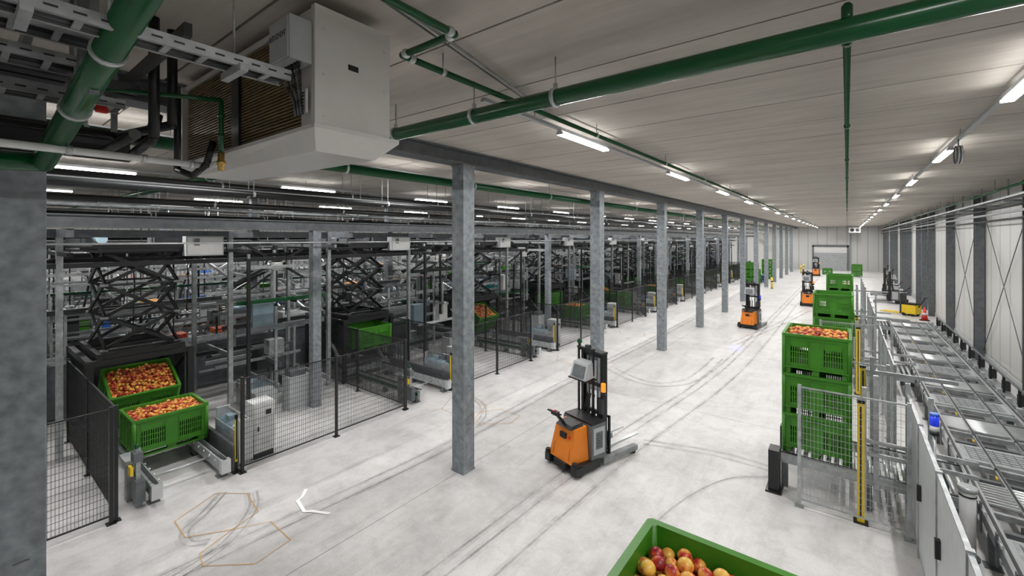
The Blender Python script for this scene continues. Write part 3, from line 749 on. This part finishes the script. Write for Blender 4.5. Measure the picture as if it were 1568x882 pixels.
b=MB(); ribbon(b,[(-7.52,3.86),(-7.34,3.70),(-7.30,3.60),(-6.92,3.52),(-6.84,3.60),(-6.55,3.74)],0.055,'paint',0.009); b.obj('floor_painted_arrow')
b=MB(); b.box(XL,XR,-0.003,0.003,0.0005,0.001,'gap')
for k in range(1,7): b.box(XL,XR,k*11.24+0.4-0.003,k*11.24+0.4+0.003,0.0005,0.001,'gap')
b.box(-5.803,-5.797,YB,YF,0.0005,0.001,'gap'); b.obj('floor_joint_lines')

# ------------------------------------------------------------------ stacker trucks
def truck_mesh(lamp='amber',body='orange'):
    b=MB()
    W=0.42
    b.box(-W,W,0.05,0.62,0.06,0.22,'black')
    b.box(-W-0.02,-W+0.12,-0.03,0.16,0.05,0.2,'black'); b.box(W-0.12,W+0.02,-0.03,0.16,0.05,0.2,'black'); b.box(-0.16,0.16,-0.05,0.12,0.08,0.2,'rubber')
    for sx in(-1,1):
        b.cyl((sx*(W-0.02),0.12,0.07),(sx*(W-0.09),0.12,0.07),0.07,'rubber',14)
        b.cyl((sx*(W-0.05),0.0,0.2),(sx*(W-0.05),0.0,0.25),0.06,'black',14)
        b.cyl((sx*(W-0.05),0.0,0.25),(sx*(W-0.05),0.0,0.28),0.05,'rubber',14)
    b.hexa([(-0.34,0.0,0.2),(0.30,0.0,0.2),(0.33,0.40,0.2),(-0.34,0.40,0.2),(-0.27,0.12,0.80),(0.24,0.12,0.80),(0.28,0.40,0.84),(-0.30,0.40,0.84)],body)
    b.hexa([(-0.22,0.06,0.80),(0.2,0.06,0.80),(0.24,0.36,0.84),(-0.24,0.36,0.84),(-0.2,0.12,0.86),(0.18,0.12,0.86),(0.2,0.36,0.88),(-0.2,0.36,0.88)],'black')
    for i in range(4): b.hexa([(-0.2,0.035+i*0.011,0.33+i*0.045),(0.16,0.035+i*0.011,0.33+i*0.045),(0.16,0.1,0.33+i*0.045),(-0.2,0.1,0.33+i*0.045),(-0.2,0.03+i*0.011,0.35+i*0.045),(0.16,0.03+i*0.011,0.35+i*0.045),(0.16,0.1,0.35+i*0.045),(-0.2,0.1,0.35+i*0.045)],'rubber')
    b.box(-0.1,0.06,0.055,0.1,0.60,0.70,'rubber'); b.cyl((0.14,0.05,0.65),(0.14,0.1,0.65),0.025,'red',12)
    b.box(-0.33,0.33,0.02,0.1,0.2,0.24,'pgreen')
    for x in(-0.24,0.2): b.beam((x,0.012,0.24),(x*0.85,0.125,0.78),0.012,0.012,'rubber')
    b.box(-0.38,0.40,0.41,0.80,0.2,0.86,'steel2'); b.box(0.40,0.405,0.46,0.76,0.3,0.8,'lgrey'); b.box(0.405,0.41,0.52,0.70,0.4,0.72,'steel2')
    b.box(-0.36,0.38,0.42,0.79,0.86,0.90,'black'); b.box(-0.385,-0.38,0.46,0.76,0.3,0.8,'lgrey')
    for i in range(5): b.box(0.41,0.413,0.53,0.69,0.45+i*0.05,0.46+i*0.05,'black')
    b.beam((-0.05,0.12,0.84),(-0.05,-0.08,1.08),0.06,0.05,'black'); b.cb((-0.05,-0.1,1.1),(0.14,0.1,0.06),'black'); b.tube([(-0.17,-0.06,1.09),(-0.19,-0.16,1.13),(0.09,-0.16,1.13),(0.07,-0.06,1.09)],0.016,'rubber',8)
    b.cb((-0.05,-0.12,1.14),(0.04,0.05,0.03),'red')
    for sx in(-1,1):
        b.box(sx*0.26-0.035,sx*0.26+0.035,0.82,0.95,0.1,2.12,'black'); b.box(sx*0.20-0.02,sx*0.20+0.02,0.87,0.97,0.14,2.05,'dark')
        b.cyl((sx*0.15,0.86,0.2),(sx*0.15,0.86,1.25),0.03,'dark',12); b.cyl((sx*0.15,0.86,1.25),(sx*0.15,0.86,2.02),0.018,'galv',10)
        b.box(sx*0.07-0.01,sx*0.07+0.01,0.9,0.92,0.4,2.0,'steel2')
    for z in(0.25,0.95,1.5,2.08): b.box(-0.26,0.26,0.83,0.88,z-0.035,z+0.035,'black')
    b.cyl((-0.09,0.9,2.0),(0.09,0.9,2.0),0.05,'steel2',14)
    b.box(-0.3,0.3,0.78,0.96,2.12,2.16,'dark')
    b.hexa([(-0.30,0.50,1.62),(0.14,0.50,1.62),(0.14,0.80,1.66),(-0.30,0.80,1.66),(-0.28,0.60,1.93),(0.12,0.60,1.93),(0.12,0.80,1.95),(-0.28,0.80,1.95)],'lgrey')
    b.hexa([(-0.24,0.495,1.66),(0.08,0.495,1.66),(0.08,0.52,1.66),(-0.24,0.52,1.66),(-0.23,0.57,1.88),(0.07,0.57,1.88),(0.07,0.6,1.88),(-0.23,0.6,1.88)],'steel2')
    b.box(-0.32,0.16,0.48,0.8,1.60,1.625,'black')
    for x in(-0.28,0.12): b.beam((x,0.74,0.9),(x,0.74,2.2),0.035,0.035,'black')
    b.box(-0.3,0.14,0.70,0.78,2.18,2.21,'black'); b.cyl((-0.24,0.72,2.2),(-0.24,0.72,2.36),0.03,'black',10); b.cyl((-0.24,0.72,2.28),(-0.24,0.72,2.33),0.05,'pgreen',14)
    b.box(-0.05,0.05,0.68,0.76,2.21,2.28,'dark')
    b.cyl((0.33,0.80,1.42),(0.33,0.80,1.58),0.045,lamp,14); b.cyl((0.33,0.80,1.36),(0.33,0.80,1.42),0.05,'black',14); b.box(0.26,0.36,0.78,0.86,1.32,1.36,'black')
    b.box(0.28,0.36,0.72,0.8,1.0,1.28,'dark')
    b.box(-0.32,0.32,0.97,1.02,0.12,0.18,'black'); b.box(-0.32,0.32,0.97,1.02,0.42,0.48,'black')
    for x in(-0.3,-0.1,0.1,0.3): b.box(x-0.02,x+0.02,0.98,1.02,0.18,0.9,'black')
    b.box(-0.32,0.32,0.98,1.01,0.86,0.9,'black')
    for sx in(-1,1):
        x=sx*0.2
        b.box(x-0.06,x+0.06,1.02,1.06,0.2,0.56,'dark')
        b.hexa([(x-0.065,1.02,0.24),(x+0.065,1.02,0.24),(x+0.04,1.98,0.27),(x-0.04,1.98,0.27),(x-0.065,1.02,0.29),(x+0.065,1.02,0.29),(x+0.04,1.98,0.285),(x-0.04,1.98,0.285)],'alu')
        x=sx*0.34
        b.box(x-0.06,x+0.06,0.75,1.75,0.06,0.16,'galv2'); b.cyl((x-0.04,1.66,0.05),(x+0.04,1.66,0.05),0.05,'rubber',12)
    for x in(-0.1,0.0,0.1): b.tube([(x,0.8,1.3),(x+0.02,0.72,1.1),(x,0.7,0.9)],0.012,'rubber',6)
    return b.mesh('stacker_truck')
TA=truck_mesh('amber'); TB=truck_mesh('bluelamp'); TG=truck_mesh('white','lgrey')
put('stacker_truck',TA,(-4.30,7.12,0),math.radians(-17),0.006)
put('stacker_truck',TB,(-3.85,23.8,0),math.radians(-8),0.004)
put('stacker_truck',TA,(-2.0,34.0,0),math.radians(5))
put('stacker_truck',TA,(-2.9,62,0),math.radians(0))
put('stacker_truck',TG,(3.2,39.2,0),math.radians(85)); put('stacker_truck',TG,(3.2,44,0),math.radians(85))
ld=bpy.data.lights.new('blue_spot','SPOT'); ld.energy=420; ld.color=(0.08,0.10,1); ld.spot_size=math.radians(6); ld.spot_blend=0.5; ld.shadow_soft_size=0.02
lo=bpy.data.objects.new('truck_warning_spotlight',ld); COL.objects.link(lo); lo.location=(-3.8,23.6,2.3)
lo.rotation_euler=(Vector((-3.55,19.4,0))-Vector(lo.location)).to_track_quat('-Z','Y').to_euler()

# ------------------------------------------------------------------ right side line
b=MB()
xa,xb=1.55,2.9; YE=27
for x in(xa,xb):
    b.box(x-0.04,x+0.04,-4,YE,0.42,0.60,'galv'); b.box(x-0.055,x+0.055,-4,YE,0.585,0.605,'alu')
    b.box(x-0.012,x+0.012,-4,YE,0.605,0.64,'dark')
    y=-3.5
    while y<YE: b.box(x-0.05,x+0.05,y,y+0.08,0,0.42,'steel2'); b.box(x-0.09,x+0.09,y-0.04,y+0.12,0,0.015,'steel2'); y+=1.5
for x in(1.95,2.5): b.box(x-0.03,x+0.03,-4,YE,0.50,0.60,'galv'); b.box(x-0.01,x+0.01,-4,YE,0.60,0.625,'dark')
y=-4; i=0
while y<YE-0.6:
    m=i%4
    if m==0:
        for j in range(8): b.cyl((xa+0.05,y+0.05+j*0.095,0.57),(xb-0.05,y+0.05+j*0.095,0.57),0.03,'alu',8)
    elif m==2:
        b.box(xa+0.06,xb-0.06,y,y+0.75,0.54,0.585,'lgrey'); b.box(xa+0.1,xb-0.1,y+0.05,y+0.7,0.585,0.588,'galv')
        for j in range(6): b.box(xa+0.15,xb-0.15,y+0.1+j*0.1,y+0.12+j*0.1,0.588,0.592,'steel2')
        for j in range(9): b.box(xa+0.15+j*0.12,xa+0.165+j*0.12,y+0.08,y+0.66,0.588,0.593,'steel2')
    else:
        b.beam((xa,y+0.2,0.5),(xb,y+0.2,0.5),0.08,0.08,'steel2'); b.box(xa+0.3,xa+0.8,y+0.28,y+0.5,0.36,0.52,'dark'); b.box(xa+0.35,xa+0.45,y+0.32,y+0.42,0.52,0.55,'yellow')
        b.box(xa+0.06,xb-0.06,y+0.55,y+0.62,0.52,0.6,'galv'); b.cyl((xa+0.9,y+0.35,0.42),(xa+1.2,y+0.35,0.42),0.07,'motor',12)
    b.box(xb+0.05,xb+0.14,y+0.2,y+0.35,0.55,0.68,'alu'); b.cyl((xa-0.06,y+0.3,0.66),(xa-0.06,y+0.42,0.66),0.022,'alu',8)
    b.box(xa-0.075,xa-0.055,y+0.5,y+0.56,0.3,0.72,'steel2')
    y+=0.82; i+=1
b.obj('roller_conveyor')
b=MB()
b.box(3.15,3.2,-4,YE,0.3,0.4,'galv'); b.box(3.12,3.32,-4,YE,0.42,0.46,'galv2')
y=-3
while y<YE: b.beam((3.18,y,0),(3.18,y,0.9),0.05,0.05,'black'); b.box(3.16,3.3,y,y+0.12,0.5,0.75,'dark'); y+=1.3
b.box(3.16,3.2,-4,YE,0.88,0.92,'steel2'); b.obj('guide_rail')
def transfer():
    b=MB()
    for y in(-0.62,0.62):
        b.box(-0.55,1.93,y-0.05,y+0.05,0.42,0.58,'galv'); b.box(-0.55,1.93,y-0.02,y+0.02,0.58,0.598,'dark')
        for x in(-0.45,0.7,1.75): b.box(x-0.05,x+0.05,y-0.05,y+0.05,0,0.42,'steel2')
    for i in range(22): b.cyl((-0.48+i*0.11,-0.57,0.56),(-0.48+i*0.11,0.57,0.56),0.034,'alu',8)
    b.box(-0.66,-0.50,-1.0,-0.72,0,0.72,'black'); b.box(-0.66,-0.5,0.7,0.9,0,0.55,'black'); b.box(-0.7,-0.46,-1.05,-0.68,0,0.03,'black')
    for z in(1.15,0.95): b.box(0.62,1.93,-0.74,-0.70,z-0.03,z+0.03,'galv')
    b.box(0.62,0.68,-0.75,-0.69,0,2.0,'galv'); b.box(1.4,1.46,-0.75,-0.69,0,2.0,'galv')
    for yy in(-0.66,0.72): b.beam((0.8,yy,0.2),(0.8,yy,2.2),0.07,0.07,'galv')
    b.box(0.70,1.93,0.70,0.74,1.9,1.96,'galv')
    b.box(0.58,0.61,-0.66,-0.6,0.9,1.5,'white')
    return b.mesh('transfer_conveyor')
TR=transfer()
for y in(2.02,9.75,16.9,25.6): put('transfer_conveyor',TR,(-0.43,y,0))
b=MB(); b.box(-0.045,0.045,-0.045,0.045,0.02,1.85,'yellow'); b.box(-0.05,0.05,-0.05,0.05,1.85,1.9,'black'); b.box(-0.09,0.09,-0.09,0.09,0,0.02,'black'); b.box(-0.012,0.012,-0.048,-0.045,0.1,1.8,'black')
YP=b.mesh('light_curtain')
for (x,y) in((0.17,8.66),(0.25,11.05),(0.25,15.7),(0.25,18.0),(0.2,24.4),(-0.0,32.5)): put('light_curtain',YP,(x,y,0))
b=MB()
fence(b,(-0.62,8.56),(0.72,8.56),2.0,0.05,0.1,1.5,'galv','galv',0.0045)
b.obj('mesh_fence')
b=MB()
fence(b,(0.72,11.0),(0.72,15.9),2.0,0.05,0.2,1.6,'galv','galv',0.0045)
fence(b,(0.72,18.2),(0.72,24.6),2.0,0.05,0.2,1.6,'galv','galv',0.0045)
fence(b,(0.72,27.5),(0.72,36),2.0,0.1,0.2,1.6,'galv','galv',0.005)
fence(b,(-0.62,10.9),(0.62,10.9),2.0,0.05,0.2,1.5,'galv','galv',0.0045)
fence(b,(-0.62,15.8),(0.62,15.8),2.0,0.05,0.2,1.5,'galv','galv',0.0045)
b.obj('mesh_fence')
b=MB()
y=-1.0
while y<8.2:
    b.beam((0.80,y,0),(0.80,y,1.85),0.06,0.06,'galv')
    b.box(0.785,0.815,y+0.05,y+1.5,0.12,1.8,'lgrey'); b.box(0.78,0.82,y+0.04,y+1.52,1.8,1.83,'galv'); b.box(0.78,0.82,y+0.04,y+1.52,0.09,0.12,'galv'); y+=1.53
b.beam((0.80,y,0),(0.80,y,2.0),0.06,0.06,'galv'); b.box(0.74,0.784,7.9,7.95,0.9,1.1,'black'); b.box(0.74,0.784,6.4,6.46,1.0,1.2,'black')
b.obj('guard_panel')
b=MB(); b.cyl((0.9,7.83,0),(0.9,7.83,1.85),0.02,'alu',10); b.cyl((0.9,7.83,1.85),(0.9,7.83,1.9),0.05,'black',14)
b.cyl((0.9,7.83,1.9),(0.9,7.83,1.97),0.045,'white',14); b.cyl((0.9,7.83,1.97),(0.9,7.83,2.1),0.048,'bluelamp',16); b.cyl((0.9,7.83,2.1),(0.9,7.83,2.13),0.05,'blue',14); b.obj('beacon_lamp')
b=MB(); b.cyl((1.32,8.6,0),(1.32,8.6,0.03),0.13,'steel2',16); b.cyl((1.32,8.6,0.03),(1.32,8.6,0.92),0.085,'white',20); b.cyl((1.32,8.6,0.92),(1.32,8.6,0.98),0.10,'alu',20); b.cyl((1.32,8.6,0.85),(1.32,8.6,0.87),0.092,'black',20); b.obj('guard_bollard')

b=MB(); b.box(-0.3,0.3,-0.45,0.2,0.12,0.62,'yellow'); b.box(-0.25,0.25,-0.4,0.1,0.62,0.72,'black'); b.box(-0.28,0.28,0.22,0.3,0.1,1.25,'dark')
for x in(-0.18,0.18): b.box(x-0.06,x+0.06,0.3,1.3,0.08,0.13,'yellow')
b.beam((0,-0.45,0.5),(0,-0.75,1.05),0.05,0.05,'black'); b.beam((-0.15,-0.77,1.07),(0.15,-0.77,1.07),0.04,0.04,'rubber')
for x in(-0.25,0.25):
    for y in(-0.3,0.1): b.cyl((x-0.05,y,0.1),(x+0.05,y,0.1),0.1,'rubber',14)
b.obj('pallet_truck',(2.8,33.6,0),math.radians(60),0.008)
b=MB(); b.box(-0.2,0.2,-0.2,0.2,0,0.03,'rubber'); b.cyl((0,0,0.03),(0,0,0.7),0.15,'red',18,0.03); b.cyl((0,0,0.3),(0,0,0.42),0.105,'white',18,0.08); CN=b.mesh('traffic_cone')
put('traffic_cone',CN,(3.3,32.0,0))
b=MB(); b.cyl((0,0,0),(0,0,1.0),0.08,'yellow',14); b.cyl((0,0,0.6),(0,0,0.7),0.083,'black',14); b.cyl((0,0,0),(0,0,0.02),0.13,'black',14); BO=b.mesh('yellow_bollard')
for p in((-4.6,70),(-4.6,66),(0.8,72),(-5.2,44)): put('yellow_bollard',BO,(*p,0))
b=MB(); b.box(-0.6,0.6,-0.35,0.3,0,0.7,'white'); b.cyl((-0.25,-0.35,0.35),(-0.25,-0.38,0.35),0.22,'black',18); b.cyl((0.3,-0.35,0.35),(0.3,-0.38,0.35),0.22,'black',18)
b.cyl((0.5,0,0.7),(0.5,0,0.89),0.01,'galv',6); b.cyl((-0.5,0,0.7),(-0.5,0,0.89),0.01,'galv',6); b.obj('air_cooler',(0.8,YF-2,5.15))
b=MB(); b.box(0.3,0.42,YF-0.15,YF-.01,0,CZ-.01,'col'); b.obj('wall_column')
b=MB()
for i in range(3):
    b.box(-0.6,0.6,-0.5,0.5,i*0.28,i*0.28+0.03,'blue')
    for x in(-0.5,0,0.5): b.box(x-0.06,x+0.06,-0.5,0.5,i*0.28+0.03,i*0.28+0.16,'purple' if i==1 else 'blue')
    b.box(-0.6,0.6,-0.5,0.5,i*0.28+0.16,i*0.28+0.2,'purple' if i==1 else 'blue')
b.obj('pallet_stack',(-6.9,50.2,0))

# ------------------------------------------------------------------ world, camera
w=bpy.data.worlds.new('World'); scene.world=w; w.use_nodes=True
w.node_tree.nodes['Background'].inputs['Color'].default_value=(0.8,0.85,0.9,1); w.node_tree.nodes['Background'].inputs['Strength'].default_value=0.3
cd=bpy.data.cameras.new('camera'); cam=bpy.data.objects.new('camera',cd); COL.objects.link(cam)
cd.sensor_width=36; cd.lens=817/1920*36; cd.shift_y=-93/1920; cd.clip_end=300; cd.clip_start=0.05
cam.location=(0,0,4.4); cam.rotation_euler=(math.radians(90),0,math.radians(37.55))
scene.camera=cam
scene.view_settings.view_transform='Standard'
scene.view_settings.look='None'
scene.view_settings.exposure=0.85
